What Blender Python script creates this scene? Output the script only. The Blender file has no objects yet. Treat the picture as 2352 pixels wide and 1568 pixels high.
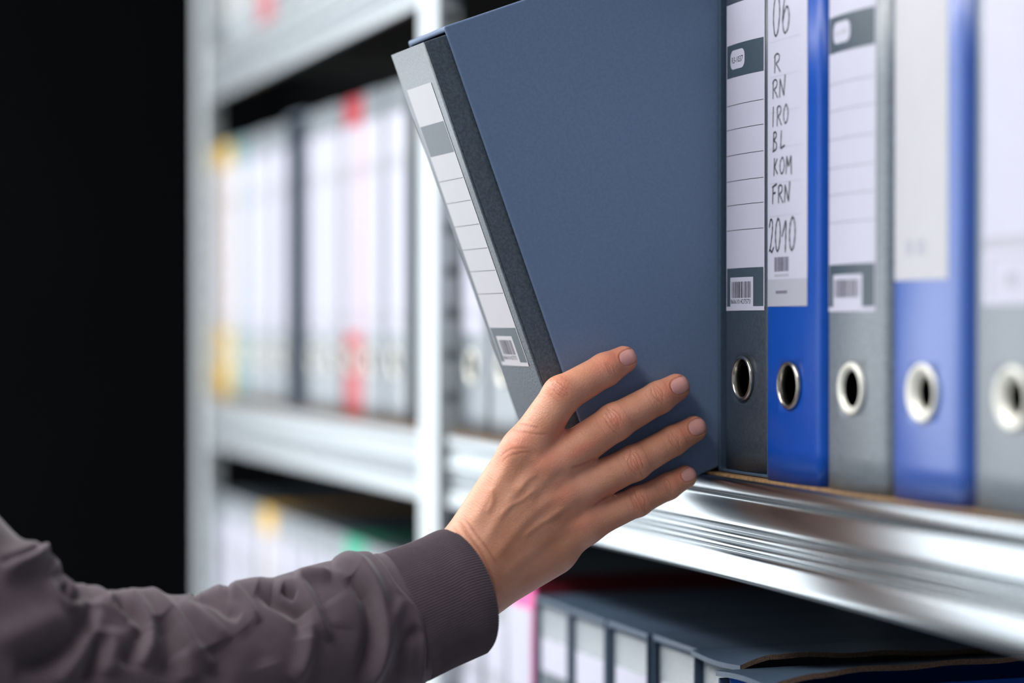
import bpy, bmesh, math, random
import numpy as np
from mathutils import Vector, Matrix
random.seed(7); np.random.seed(7)
S = bpy.context.scene
COL = S.collection
R = math.radians

# ------------------------------------------------------------------ camera
YAW = R(70.5); FPX = 5076.0; PITCH = math.atan(40 / FPX)
CAM = np.array([1.267, -.586, 1.3926])
cd = bpy.data.cameras.new('camera'); cam = bpy.data.objects.new('camera', cd); COL.objects.link(cam)
cam.location = CAM; cam.rotation_euler = (R(90) - PITCH, 0, YAW)
cd.sensor_width = 36; cd.lens = FPX / 2352 * 36; cd.clip_start = .05; cd.clip_end = 50
cd.dof.use_dof = True; cd.dof.focus_distance = 1.345; cd.dof.aperture_fstop = 2.2
S.camera = cam
# ------------------------------------------------------------------ world, lights, exposure
w = bpy.data.worlds.new('world'); S.world = w; w.use_nodes = True
bg = w.node_tree.nodes['Background']; bg.inputs[0].default_value = (.80, .90, 1.0, 1); bg.inputs[1].default_value = .42
def area(name, loc, rot, sx, sy, power, col=(1, 1, 1)):
    l = bpy.data.lights.new(name, 'AREA'); l.shape = 'RECTANGLE'; l.size = sx; l.size_y = sy; l.energy = power; l.color = col
    o = bpy.data.objects.new(name, l); COL.objects.link(o); o.location = loc; o.rotation_euler = rot
    return o
area('window_light', (-3.56, -1.02, 1.62), (0, R(-90), 0), 2.2, .94, 15, (.93, .97, 1.0))     # daylight through the far window, split in two with an added dimmer strip to tone reflections
area('window_light', (-3.56, -2.49, 1.62), (0, R(-90), 0), 2.2, 1.94, 62, (.93, .97, 1.0))
area('aisle_fill_light', (-1.7, -3.62, 1.62), (R(90), 0, 0), 3.3, 2.2, 52, (.95, .98, 1.0))      # unseen fill light added across the aisle for sheen on the spines
area('overhead_light', (-2.2, -1.5, 2.72), (0, 0, 0), 2.4, .6, 40, (1, .985, .96))          # unseen light added to brighten the beam reflections
area('overhead_light', (.1, -1.25, 2.72), (0, 0, 0), 2.6, .5, 60, (1, .985, .96))          # luminaire over the aisle
S.view_settings.view_transform = 'Standard'; S.view_settings.look = 'None'
S.view_settings.gamma = 1; S.view_settings.use_curve_mapping = False; S.view_settings.exposure = 0.0

# ------------------------------------------------------------------ camera maths used to read points of the photograph
F_ = np.array([-math.sin(YAW) * math.cos(PITCH), math.cos(YAW) * math.cos(PITCH), -math.sin(PITCH)])
R_ = np.array([math.cos(YAW), math.sin(YAW), 0.]); U_ = np.cross(R_, F_)
def proj(P):
    d = P - CAM; z = d @ F_
    return 1176 + FPX * (d @ R_) / z, 784 - FPX * (d @ U_) / z
def ray(x, y): return F_ + R_ * (x - 1176) / FPX - U_ * (y - 784) / FPX
def atx(x, y, X): d = ray(x, y); return CAM + d * (X - CAM[0]) / d[0]
def atz(x, y, z): return CAM + ray(x, y) * z

# ------------------------------------------------------------------ materials
def lin(h):
    h = h.lstrip('#'); c = [int(h[i:i + 2], 16) / 255 for i in (0, 2, 4)]
    return tuple([(v / 12.92 if v <= .04045 else ((v + .055) / 1.055) ** 2.4) for v in c] + [1])
def mat(name, col, rough=.5, metal=0, spec=.5, noise=0, nscale=200, bump=0, bscale=400, coat=0, coat_r=.2, sheen=0, col2=None, stretch=None, ndetail=3):
    m = bpy.data.materials.new(name); m.use_nodes = True; nt = m.node_tree; N = nt.nodes; L = nt.links
    p = N['Principled BSDF']; c = lin(col) if isinstance(col, str) else col
    p.inputs['Base Color'].default_value = c; p.inputs['Roughness'].default_value = rough; p.inputs['Metallic'].default_value = metal
    p.inputs['Specular IOR Level'].default_value = spec
    p.inputs['Coat Weight'].default_value = coat; p.inputs['Coat Roughness'].default_value = coat_r
    p.inputs['Sheen Weight'].default_value = sheen
    tc = None
    def coord(sc):
        nonlocal tc
        tc = tc or N.new('ShaderNodeTexCoord')
        if stretch:
            mp = N.new('ShaderNodeMapping'); mp.inputs['Scale'].default_value = stretch; L.new(tc.outputs['Object'], mp.inputs[0]); src = mp.outputs[0]
        else: src = tc.outputs['Object']
        t = N.new('ShaderNodeTexNoise'); t.inputs['Scale'].default_value = sc; t.inputs['Detail'].default_value = ndetail; L.new(src, t.inputs['Vector']); return t
    if noise or col2:
        t = coord(nscale); mx = N.new('ShaderNodeMix'); mx.data_type = 'RGBA'
        c2 = (lin(col2) if isinstance(col2, str) else col2) if col2 else tuple([min(1, v * (1 + noise)) for v in c[:3]] + [1])
        c1 = c if col2 else tuple([v * (1 - noise) for v in c[:3]] + [1])
        mx.inputs[6].default_value = c1; mx.inputs[7].default_value = c2
        mr = N.new('ShaderNodeMapRange'); mr.inputs[1].default_value = .35; mr.inputs[2].default_value = .65
        L.new(t.outputs[0], mr.inputs[0]); L.new(mr.outputs[0], mx.inputs[0]); L.new(mx.outputs[2], p.inputs['Base Color'])
    if bump:
        t = coord(bscale); b = N.new('ShaderNodeBump'); b.inputs['Strength'].default_value = bump; b.inputs['Distance'].default_value = .001
        L.new(t.outputs[0], b.inputs['Height']); L.new(b.outputs[0], p.inputs['Normal'])
    return m
M = {}
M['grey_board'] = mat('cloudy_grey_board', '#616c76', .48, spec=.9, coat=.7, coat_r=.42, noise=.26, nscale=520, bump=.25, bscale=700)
M['shaded_board'] = mat('shaded_cloudy_grey_board', '#323d49', .45, spec=.6, coat=.15, coat_r=.4, noise=.2, nscale=520, bump=.2, bscale=700)  # grey board copy with the tipped slipcase's shade put into its colour
M['held_board'] = mat('held_cloudy_grey_board', '#3e4a56', .48, spec=.7, coat=.12, coat_r=.4, noise=.3, nscale=620, bump=.25, bscale=700)
M['slate_case'] = mat('slate_blue_cardboard', '#657896', .55, spec=.35, noise=.05, nscale=500, bump=.10, bscale=900)
M['slate_dark'] = mat('dark_slate_cardboard', '#3f5064', .5, spec=.35, noise=.08, nscale=300, bump=.15, bscale=600)
M['blue'] = mat('blue_plastic_board', '#0044a0', .34, spec=.3, noise=.04, nscale=120, bump=.04, bscale=900)
M['blue2'] = mat('pale_sheen_blue_board', '#0a4aa4', .40, spec=.8, coat=.6, coat_r=.34, noise=.04, nscale=120, bump=.04, bscale=900)
M['red'] = mat('red_board', '#b01f30', .4, noise=.05)
M['yellow'] = mat('yellow_board', '#e0b030', .4, noise=.05)
M['green'] = mat('green_board', '#12a07c', .4, noise=.05)
M['teal'] = mat('pale_teal_board', '#5f8a8c', .4, noise=.05)
M['pink_shade'] = mat('shaded_pink_board', '#6e1a28', .5, noise=.05)  # pink board with shadow put into its colour
M['pink'] = mat('pink_board', '#d8388e', .4, noise=.05)
M['paper'] = mat('label_paper', '#bdbccc', .5, spec=.4, noise=.012, nscale=60)
M['paper_warm'] = mat('label_paper_warm', '#bcbbc0', .5, spec=.35, noise=.012, nscale=60)
M['print_slate'] = mat('printed_slate', '#3c4a55', .45, spec=.55, noise=.06, nscale=400)
M['print_grey'] = mat('printed_grey', '#a9a8b4', .5)
M['ink'] = mat('black_ink', '#1c1a22', .5)
M['ink_grey'] = mat('grey_ink', '#6f6b7c', .5)
M['pen'] = mat('felt_pen_ink', '#25222b', .5)
M['chrome'] = mat('nickel_ring', '#b9b4ac', .22, 1, noise=.03, nscale=300)
M['pale_ring'] = mat('pale_ring', '#e6e4da', .35, .25, spec=.6, noise=.02, nscale=300)
M['steel'] = mat('galvanised_steel', '#9aa0a4', .24, 1, noise=.03, nscale=30, bump=.015, bscale=600, stretch=(.2, 1, 1))
M['post_paint'] = mat('light_grey_paint', '#c0c7ca', .40, .45, spec=.5, noise=.02, nscale=30)
M['chip'] = mat('chipboard', '#8a6a48', .8, noise=.25, nscale=260, bump=.4, bscale=300)
M['chip_dark'] = mat('fibreboard_and_shelf_shade', '#1c1916', .85, noise=.2, nscale=120)  # back panel, and the shade painted on shelf undersides
M['corrugated'] = mat('brown_cardboard_edge', '#6a5446', .85, noise=.3, nscale=900, bump=.5, bscale=900)
M['black_wall'] = mat('black_wall_tone', '#060709', .9, spec=.1, noise=.1, nscale=3)  # even near-black tone for the end and back walls
M['floor'] = mat('grey_floor', '#7d8185', .5, noise=.08, nscale=4)
M['ceiling'] = mat('white_ceiling', '#d8dadc', .9, noise=.02, nscale=3)
M['frame_white'] = mat('window_frame_paint', '#e8e8e8', .5, noise=.02, nscale=8)
M['pages'] = mat('filed_paper', '#8f8c88', .8, noise=.1, nscale=300)
M['hole_dark'] = mat('hole_shade_black', '#0b0b0e', .8, noise=.05)  # black standing in for the shade inside a binder

# ------------------------------------------------------------------ mesh helpers
def link(o, parent=None):
    COL.objects.link(o)
    if parent: o.parent = parent
    return o
def mesh_obj(name, V, Fc, mats, parent=None, smooth=False, mi=None, sharp=None):
    me = bpy.data.meshes.new(name); me.from_pydata([tuple(v) for v in V], [], [tuple(f) for f in Fc])
    for m in (mats if isinstance(mats, (list, tuple)) else [mats]): me.materials.append(m)
    if mi is not None: me.polygons.foreach_set('material_index', mi)
    if smooth: me.polygons.foreach_set('use_smooth', [True] * len(me.polygons))
    if smooth and sharp: me.set_sharp_from_angle(angle=R(sharp))
    me.update()
    return link(bpy.data.objects.new(name, me), parent)
def tag(o, label=None, cat=None, group=None, kind=None):
    if label: o['label'] = label
    if cat: o['category'] = cat
    if group: o['group'] = group
    if kind: o['kind'] = kind
    return o
def empty(name, loc, label, cat, group=None, rot=(0, 0, 0)):
    o = bpy.data.objects.new(name, None); o.empty_display_size = .05; COL.objects.link(o)
    o.location = loc; o.rotation_euler = rot
    return tag(o, label, cat, group)
class MB:
    def __init__(s): s.V = []; s.F = []; s.mi = []
    def box(s, x0, x1, y0, y1, z0, z1, mi=0):
        b = len(s.V)
        s.V += [(x0, y0, z0), (x1, y0, z0), (x1, y1, z0), (x0, y1, z0), (x0, y0, z1), (x1, y0, z1), (x1, y1, z1), (x0, y1, z1)]
        s.F += [tuple(b + i for i in f) for f in [(0, 3, 2, 1), (4, 5, 6, 7), (0, 1, 5, 4), (1, 2, 6, 5), (2, 3, 7, 6), (3, 0, 4, 7)]]
        s.mi += [mi] * 6
    def add(s, V, Fc, mi=0):
        b = len(s.V); s.V += list(V); s.F += [tuple(b + i for i in f) for f in Fc]; s.mi += [mi] * len(Fc)
    def obj(s, name, mats, parent=None, bevel=0, **k):
        o = mesh_obj(name, s.V, s.F, mats, parent, mi=s.mi, **k)
        if bevel:
            m = o.modifiers.new('bevel', 'BEVEL'); m.width = bevel; m.segments = 2; m.limit_method = 'ANGLE'
        return o
def box_obj(name, b, m, parent=None, bevel=.001):
    q = MB(); q.box(*b); return q.obj(name, m, parent, bevel=bevel)

# ------------------------------------------------------------------ room
ZS = 1.30                              # top of the shelf board at hand height
def structure(o): return tag(o, kind='structure')
structure(box_obj('floor', (-3.7, 3.4, -3.6, 1.2, -.1, 0), M['floor'], bevel=0))
structure(box_obj('ceiling', (-3.7, 3.4, -3.6, 1.2, 2.78, 2.88), M['ceiling'], bevel=0))
structure(box_obj('wall_back', (-3.6, 3.4, .60, .70, 0, 2.78), M['black_wall'], bevel=0))
q = MB()                                # end wall: black partition beyond the rack, opening with the window beside it
q.box(-3.6, -3.5, -.42, .60, 0, 2.78)
q.box(-3.6, -3.5, -3.6, -.42, 0, .45); q.box(-3.6, -3.5, -3.6, -.42, 2.74, 2.78)
structure(q.obj('wall_left', M['black_wall']))
q = MB()
for y in (-3.5, -2.5, -1.5, -.53): q.box(-3.55, -3.50, y - .02, y + .02, .45, 2.74)
for z in (.47, 2.72): q.box(-3.549, -3.501, -3.5, -.51, z - .02, z + .02)
structure(q.obj('window_1', M['frame_white']))
q = MB()  # frame added around the unseen fill light across the aisle
for x in (-3.4, -2.27, -1.13, 0): q.box(x - .02, x + .02, -3.60, -3.55, .45, 2.74)
for z in (.47, 2.72): q.box(-3.42, .02, -3.599, -3.551, z - .02, z + .02)
structure(q.obj('fill_light_frame', M['frame_white']))
structure(box_obj('wall_front', (-3.7, 3.4, -3.6, -3.5, 0, .45), M['ceiling'], bevel=0))

# ------------------------------------------------------------------ shelving rack
rack = empty('shelving_rack', (-.55, .2, 0), 'light grey metal shelving rack with chipboard shelves holding rows of lever arch binders', 'shelving')
def rk(o): o.parent = rack; o.matrix_parent_inverse = Matrix.Translation((.55, -.2, 0)); return o
POSTX = [-1.553, -.5835, .41]; PW = .053; PWL = .036
BP = [(-.004, .0), (-.0095, .0), (-.0125, -.001), (-.0125, -.0095), (-.0092, -.0112), (-.0096, -.014), (-.0112, -.020), (-.0129, -.0285),
      (-.0095, -.0300), (-.0085, -.0318), (-.0112, -.0330), (-.0112, -.0360), (-.0080, -.0370), (-.0080, -.0388), (-.0110, -.0398), (-.0110, -.0425),
      (-.0082, -.0440), (-.0102, -.0462), (-.0106, -.0480), (-.0128, -.0600), (-.0105, -.0625), (-.002, -.0625), (-.002, -.0600), (-.0085, -.0590), (-.0065, -.004), (-.004, -.003)]
def chaikin(P, closed=True):
    out = []; n = len(P)
    for i in range(n if closed else n - 1):
        a = P[i]; b = P[(i + 1) % n]
        out += [tuple(.78 * u + .22 * v for u, v in zip(a, b)), tuple(.22 * u + .78 * v for u, v in zip(a, b))]
    return out
BPS = chaikin(chaikin(BP))
def beam(x0, x1, ztop, yoff=0, flip=1):
    n = len(BPS); V = []
    for x in (x0, x1): V += [(x, yoff + flip * p[0], ztop - .0015 + p[1]) for p in BPS]
    Fc = [(i, (i + 1) % n, n + (i + 1) % n, n + i) for i in range(n)] + [tuple(range(n))[::-1], tuple(range(n, 2 * n))]
    return rk(mesh_obj('beam', V, Fc, M['steel'], None, smooth=True, sharp=50))
def post(x, y0, y1, PW):
    # U profile post with a row of round holes on its flank
    q = MB()
    q.box(x, x + PW, y0, y0 + .002, .0, 2.5)
    q.box(x, x + .002, y0 + .002, y1, .0, 2.5)
    # flank with holes: strip cells
    X = x + PW - .002; pitch = .036; r = .0055; ym = (y0 + y1) / 2 + .002; z = .52
    q.box(X, X + .002, y0 + .002, y1, 0, z)
    V = []; Fc = []
    k = 16
    n = int(1.9 / pitch)
    for j in range(n):
        zc = z + pitch / 2 + j * pitch
        hy0, hy1, hz = y0 + .002, y1, pitch / 2
        b = len(V)
        for i in range(k):
            a = 2 * math.pi * (i + .5) / k; c, s = math.cos(a), math.sin(a)
            V.append((X + .002, ym + r * c, zc + r * s))
            t = min((hy1 - ym) / max(c, 1e-6) if c > 0 else 9, (ym - hy0) / max(-c, 1e-6) if c < 0 else 9, hz / max(abs(s), 1e-6))
            V.append((X + .002, ym + t * c, zc + t * s))
        for i in range(k):
            j2 = (i + 1) % k
            Fc.append((b + 2 * i, b + 2 * i + 1, b + 2 * j2 + 1, b + 2 * j2))
        for (cy, cz) in ((hy1, hz), (hy0, hz), (hy0, -hz), (hy1, -hz)):
            # corner fill
            ci = len(V); V.append((X + .002, cy, zc + cz))
            ang = math.atan2(cz, cy - ym); i0 = int(math.floor(ang / (2 * math.pi) * k - .5)) % k
            Fc.append((b + 2 * i0 + 1, ci, b + 2 * ((i0 + 1) % k) + 1))
    q.add(V, Fc)
    q.box(X, X + .002, y0 + .002, y1, z + n * pitch, 2.5)
    return rk(q.obj('post', M['post_paint']))
for x in POSTX:
    post(x, -.017, .004, PWL if x < -1 else PW)
    b = box_obj('post', (x, x + PW, .40, .43, 0, 2.5), M['post_paint']); rk(b)
LEVELS = [ZS - .88, ZS - .44, ZS, ZS + .4365, ZS + .873]
for lv in LEVELS:
    for (xa, xb) in ((POSTX[0] + PWL, POSTX[1]), (POSTX[1] + PW, POSTX[2])):
        beam(xa + .0005, xb - .0005, lv)
        beam(xa + .0005, xb - .0005, lv, .412, -1)
        q = MB(); q.box(xa + .0005, xb - .0005, -.0062, .407, lv - .018, lv - .0002); q.mi = [1, 0, 0, 0, 0, 0]  # near-black underside face: shade under the shelf put into its colour
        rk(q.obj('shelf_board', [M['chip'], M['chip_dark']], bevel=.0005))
rk(box_obj('back_panel', (POSTX[0], POSTX[2] + PW, .432, .436, .2, 2.5), M['chip_dark'], bevel=0))

# ------------------------------------------------------------------ binders
def spy(x, hw, r, b):
    ax = abs(x); y = b * (x / hw) ** 2; t = min(max(ax - (hw - r), 0), .97 * r)
    return y + r - math.sqrt(r * r - t * t)
HZ = .057; SQ = .0165
def spine_mesh(w, h, r, b, m, parent, hole=.0128):
    hw = w / 2
    inner = [-SQ + 2 * SQ * i / 12 for i in range(13)]
    left = [-hw + (hw - SQ) * t for t in (0, .03, .07, .12, .18, .26, .38, .52, .7, .85)]
    xs = left + inner + [-v for v in left[::-1]]
    zin = [HZ + v for v in inner]; zs = [0, .02] + zin + [h * .45, h * .7, h]
    nx = len(xs); V = [(x, spy(x, hw, r, b), z) for z in zs for x in xs]; Fc = []
    ix0 = len(left); iz0 = 2
    for j in range(len(zs) - 1):
        for i in range(nx - 1):
            if ix0 <= i < ix0 + 12 and iz0 <= j < iz0 + 12: continue
            Fc.append((j * nx + i, j * nx + i + 1, (j + 1) * nx + i + 1, (j + 1) * nx + i))
    per = [(ix0 + i, iz0) for i in range(12)] + [(ix0 + 12, iz0 + i) for i in range(12)] + [(ix0 + 12 - i, iz0 + 12) for i in range(12)] + [(ix0, iz0 + 12 - i) for i in range(12)]
    pid = [j * nx + i for i, j in per]; base = len(V)
    for k in pid:
        x, y, z = V[k]; a = math.atan2(z - HZ, x); V.append((hole * math.cos(a), spy(hole * math.cos(a), hw, r, b), HZ + hole * math.sin(a)))
    for k in range(48):
        k2 = (k + 1) % 48; Fc.append((pid[k], pid[k2], base + k2, base + k))
    # face orientation: outward is -Y
    o = mesh_obj('spine', V, Fc, m, parent, smooth=True)
    s = o.modifiers.new('solid', 'SOLIDIFY'); s.thickness = .0022; s.offset = -1
    return o
def lathe_y(name, prof, z, m, parent, y0=0, seg=48):
    V = []; Fc = []; n = len(prof)
    for i in range(seg):
        a = 2 * math.pi * i / seg
        V += [(p[0] * math.cos(a), y0 + p[1], z + p[0] * math.sin(a)) for p in prof]
    for i in range(seg):
        for j in range(n - 1):
            a, b2 = i * n + j, ((i + 1) % seg) * n + j
            Fc.append((a, b2, b2 + 1, a + 1))
    return mesh_obj(name, V, Fc, m, parent, smooth=True)
RINGS = {'thin': [(.0115, .0026), (.0116, -.0012), (.0122, -.0020), (.0130, -.0022), (.0138, -.0017), (.0142, -.0004), (.0138, .0006)],
         'wide': [(.0100, .0008), (.0103, -.0002), (.0112, -.0012), (.0126, -.0019), (.0139, -.0018), (.0148, -.0008), (.0146, .0006)],
         'funnel': [(.0085, .0034), (.0088, .0016), (.0098, .0002), (.0118, -.0010), (.0135, -.0019), (.0148, -.0019), (.0156, -.0006), (.0152, .0006)]}

# strokes for hand lettering, unit box
G = {'0': [[(.5, 1), (.15, .8), (.05, .4), (.3, .02), (.7, .1), (.95, .55), (.8, .9), (.5, 1)]],
     '6': [[(.75, 1.25), (.35, .85), (.08, .4), (.3, .03), (.75, .1), (.95, .4), (.7, .68), (.35, .55), (.12, .3)]],
     '2': [[(.05, .75), (.3, 1), (.65, .95), (.7, .65), (.3, .15), (.05, .05), (.3, .12), (.55, .0), (.95, .18)]],
     '1': [[(.05, .45), (.7, 1), (.65, .5), (.6, 0)]],
     'R': [[(.12, 0), (.12, .95)], [(.0, .8), (.35, 1.0), (.8, .9), (.75, .6), (.25, .48), (.5, .35), (.95, 0)]],
     'N': [[(.08, 0), (.12, .95)], [(.12, .95), (.75, .05)], [(.75, .05), (.9, 1.1)]],
     'I': [[(.45, 0), (.5, 1)]], 'O': [[(.55, 1), (.15, .75), (.1, .3), (.45, .0), (.85, .25), (.9, .7), (.55, 1)]],
     'B': [[(.15, .95), (.15, .0)], [(.1, .95), (.6, 1.0), (.7, .75), (.2, .55), (.75, .4), (.7, .08), (.0, .0)]],
     'L': [[(.4, 1.0), (.3, .12), (.3, .1)], [(.3, .08), (1.0, .22)]],
     'K': [[(.15, 0), (.2, 1)], [(.75, .95), (.25, .5)], [(.25, .5), (.85, .08)]],
     'M': [[(.05, 0), (.15, 1)], [(.15, 1), (.45, .4)], [(.45, .4), (.85, 1.0)], [(.85, 1.0), (.95, -.05)]],
     'F': [[(.15, 0), (.2, .95)], [(.0, .9), (.9, 1.05)], [(.15, .55), (.7, .6)]]}
class Label:
    """label printed in layers that follow the curved spine; x in metres from the label's left edge, z from its bottom"""
    def __init__(s, sw, r, b, x0, w, z0, h, kz=1):
        s.kz = kz
        s.sw, s.r, s.b, s.x0, s.w, s.z0, s.h = sw, r, b, x0, w, z0, h; s.q = MB(); s.rect(0, w, 0, h, 0, 0)
    def pt(s, x, z, lay): X = s.x0 + x; return (X, spy(X, s.sw / 2, s.r, s.b) - .00022 - .00006 * lay, s.z0 + z * s.kz)
    def rect(s, x0, x1, z0, z1, mi, lay=1):
        n = max(1, int(abs(x1 - x0) / .004)); V = []
        for i in range(n + 1):
            x = x0 + (x1 - x0) * i / n; V += [s.pt(x, z0, lay), s.pt(x, z1, lay)]
        s.q.add(V, [(2 * i, 2 * i + 2, 2 * i + 3, 2 * i + 1) for i in range(n)], mi)
    def pill(s, x0, x1, z0, z1, mi, lay=2):
        r = min(x1 - x0, z1 - z0) * .38; V = []; n = 24
        for i in range(n + 1):
            x = x0 + (x1 - x0) * (1 - math.cos(math.pi * i / n)) / 2; t = max(0, r - min(x - x0, x1 - x)); k = r - math.sqrt(max(0, r * r - t * t))
            V += [s.pt(x, z0 + k, lay), s.pt(x, z1 - k, lay)]
        s.q.add(V, [(2 * i, 2 * i + 2, 2 * i + 3, 2 * i + 1) for i in range(n)], mi)
    def stroke(s, P, wd, mi, lay=3, smooth=True):
        if smooth and len(P) > 2:
            P0, P1 = P[0], P[-1]; P = [P0] + chaikin(P, False) + [P1]; P = [P0] + chaikin(P, False) + [P1]; P = [P0] + chaikin(P, False) + [P1]
        V = []
        for i, p in enumerate(P):
            a = P[max(i - 1, 0)]; b = P[min(i + 1, len(P) - 1)]; dx, dz = b[0] - a[0], b[1] - a[1]; l = math.hypot(dx, dz) or 1
            hw = wd / 2 * (1 + .25 * math.sin(i * 1.3)); nx, nz = -dz / l * hw, dx / l * hw
            V += [s.pt(p[0] - nx, p[1] - nz, lay), s.pt(p[0] + nx, p[1] + nz, lay)]
        s.q.add(V, [(2 * i, 2 * i + 2, 2 * i + 3, 2 * i + 1) for i in range(len(P) - 1)], mi)
    def write(s, txt, x0, x1, z0, z1, wd, mi, lean=.04):
        n = len(txt); cw = (x1 - x0) / n
        for i, ch in enumerate(txt):
            gx = x0 + i * cw
            for st in G[ch]:
                s.stroke([(gx + (u * .86 + lean * v) * cw, z0 + v * (z1 - z0)) for u, v in st], wd, mi, 3)
    def text(s, txt, x0, x1, z0, z1, mi, lay=3):
        c = bpy.data.curves.new('t', 'FONT'); c.body = txt; c.resolution_u = 2
        o = bpy.data.objects.new('t', c); COL.objects.link(o); dg = bpy.context.evaluated_depsgraph_get(); me = bpy.data.meshes.new_from_object(o.evaluated_get(dg))
        co = np.array([v.co[:] for v in me.vertices]); fs = [tuple(p.vertices) for p in me.polygons]
        bpy.data.objects.remove(o); bpy.data.curves.remove(c)
        if len(co) == 0: return
        mn, mx = co.min(0), co.max(0)
        V = [s.pt(x0 + (v[0] - mn[0]) / (mx[0] - mn[0]) * (x1 - x0), z0 + (v[1] - mn[1]) / (mx[1] - mn[1]) * (z1 - z0), lay) for v in co]
        s.q.add(V, fs, mi); bpy.data.meshes.remove(me)
    def bars(s, x0, x1, z0, z1, seed, mi, mi2=None):
        rnd = random.Random(seed); x = x0
        while x < x1 - .0004:
            wdt = rnd.choice((.00033, .00066, .00099, .0005)); s.rect(x, min(x + wdt, x1), z0, z1, mi if (mi2 is None or rnd.random() < .45) else mi2, 3)
            x += wdt + rnd.choice((.00033, .00045, .0008))
    def done(s, parent, paper): return s.q.obj('label', [paper, M['print_slate'], M['print_grey'], M['ink'], M['ink_grey'], M['pen']], parent)
MM = .001
def label_standard(sw, r, b, m_paper, parent, code='R3-1037', num='8606101427573', w=.054, z0=.102, full=True, x0=None, blank=False, kz=1):
    """white label with ruled lines, slate block and barcode window"""
    L = Label(sw, r, b, -w / 2 if x0 is None else x0, w, z0, .190, kz)
    e = .0011
    L.rect(e, w - e, .1443, .1647, 1)
    if not blank:
        L.pill(.0075, .0295, .1492, .1610, 0)
        if not full: L.rect(.011, .016, .1538, .1556, 2, 3); L.rect(.018, .026, .1540, .1562, 2, 3)
        if full and code: L.text(code, .0100, .0270, .1530, .1568, 3)
    for h in (.127, .112, .096, .080, .065, .0495): L.rect(.0 + e * .6, w - e, h, h + .00035, 3 if full else 4)
    L.rect(e, w - e, .0026, .0262, 1)
    L.rect(.0075, w - .0130, .0024, .0205, 0, 2)
    L.bars(.0100, w - .0155, .0078, .0178, 5, 3, 4)
    if full: L.text(num, .0085, w - .0165, .0042, .0070, 3)
    L.rect(0, w, 0, .0025, 0, 2)
    return L.done(parent, m_paper)
def make_binder(name, w, h, d, m, label_fn, ring, r=.004, b=.0015, name_root=None, label='', group='binders'):
    root = empty(name, (0, 0, 0), label, 'binder', group)
    spine_mesh(w, h, r, b, m, root, hole=.0119)
    y0 = spy(w / 2, w / 2, r, b) + .0004
    hw = w / 2
    box_obj('cover', (-hw, -hw + .0022, y0, d, 0, h), m, root, .0006)
    box_obj('cover', (hw - .0022, hw, y0, d, 0, h), m, root, .0006)
    box_obj('shade_sheet', (-hw + .0025, hw - .0025, .0130, .0142, .002, h - .002), M['hole_dark'], root, 0)  # black sheet added behind the ring hole for the shade inside
    box_obj('paper_stack', (-hw + .006, hw - .006, .03, d - .012, .006, h - .022), M['pages'], root, .001)
    lathe_y('finger_ring', RINGS[ring], HZ, M['chrome'] if ring == 'thin' else M['pale_ring'], root, y0=b * 0)
    if label_fn: label_fn(w, r, b, root)
    return root
def kids(o): return [c for c in bpy.data.objects if c.parent == o]
def copy_tree(o, loc, label=None, group=None):
    c = o.copy(); COL.objects.link(c); c.location = loc
    if label: c['label'] = label
    if group: c['group'] = group
    for ch in kids(o):
        g = ch.copy(); COL.objects.link(g); g.parent = c
        for ch2 in kids(ch): g2 = ch2.copy(); COL.objects.link(g2); g2.parent = g
    return c

def make_case(name, w, h, d, m, label, group=None, t=.0022, ttop=.0035, parts=None, warp=None):
    """open fronted cardboard slipcase, origin at its front bottom centre"""
    root = empty(name, (0, 0, 0), label, 'slipcase', group)
    hw = w / 2; n = 14
    V = []; Fc = []
    # outer and inner skins, front rim follows warp
    def ring(y, ins, top_in):
        x = hw - ins; return [(-x, y, ins), (x, y, ins), (x, y, h - top_in), (-x, y, h - top_in)]
    V += ring(0, 0, 0) + ring(0, t, ttop) + ring(d, 0, 0) + ring(d - t, t, ttop)
    for i in range(4):
        j = (i + 1) % 4
        Fc += [(i, j, 4 + j, 4 + i)[::-1], (i, 8 + i, 8 + j, j)[::-1], (4 + i, 4 + j, 12 + j, 12 + i)[::-1]]
    Fc += [(8, 9, 10, 11)[::-1], (12, 13, 14, 15)]
    o = mesh_obj('case_shell', V, Fc, m, root)
    bv = o.modifiers.new('bevel', 'BEVEL'); bv.width = .0011; bv.segments = 3; bv.limit_method = 'ANGLE'
    return root

# --- near row on the shelf at hand height -------------------------------------------------
def place(o, x0, x1, y=0, z=ZS): o.location = ((x0 + x1) / 2, y, z); return o
EPS = .0003
# pulled slipcase with its binder, tipped over the shelf edge
TILT = R(20.2); TY, TZ = -.1805, 1.5715; HC = .3150; DC = .288
dn = np.array([0, math.sin(TILT), -math.cos(TILT)]); bk = np.array([0, math.cos(TILT), math.sin(TILT)])
Bc = np.array([0, TY, TZ]) + dn * HC
pc = make_case('slipcase', .0755, HC, DC, M['slate_case'], 'slate blue cardboard slipcase tipped forward off the shelf under the hand')
pc.location = (-.0385, Bc[1], Bc[2]); pc.rotation_euler = (TILT, 0, 0)   # +X rotation tips the top towards the aisle
HB = .3075
def lab_pull(w, r, b, root): return label_standard(w, r, b, M['paper_warm'], root, code=None, x0=-.0255, w=.050, z0=HB - .0240 - .184, num='8606101427573', blank=True, kz=.184 / .190)
HZ = .036
pb = make_binder('lever_arch_binder', .0690, HB, .272, M['held_board'], lab_pull, 'thin', r=.0012, b=.0003, label='grey lever arch binder poking out of the tipped slate slipcase held by the hand')
HZ = .057
off = -bk * .0150 - dn * .0026
pb.location = (-.0385, Bc[1] + off[1], Bc[2] + off[2]); pb.rotation_euler = (TILT, 0, 0)

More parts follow.
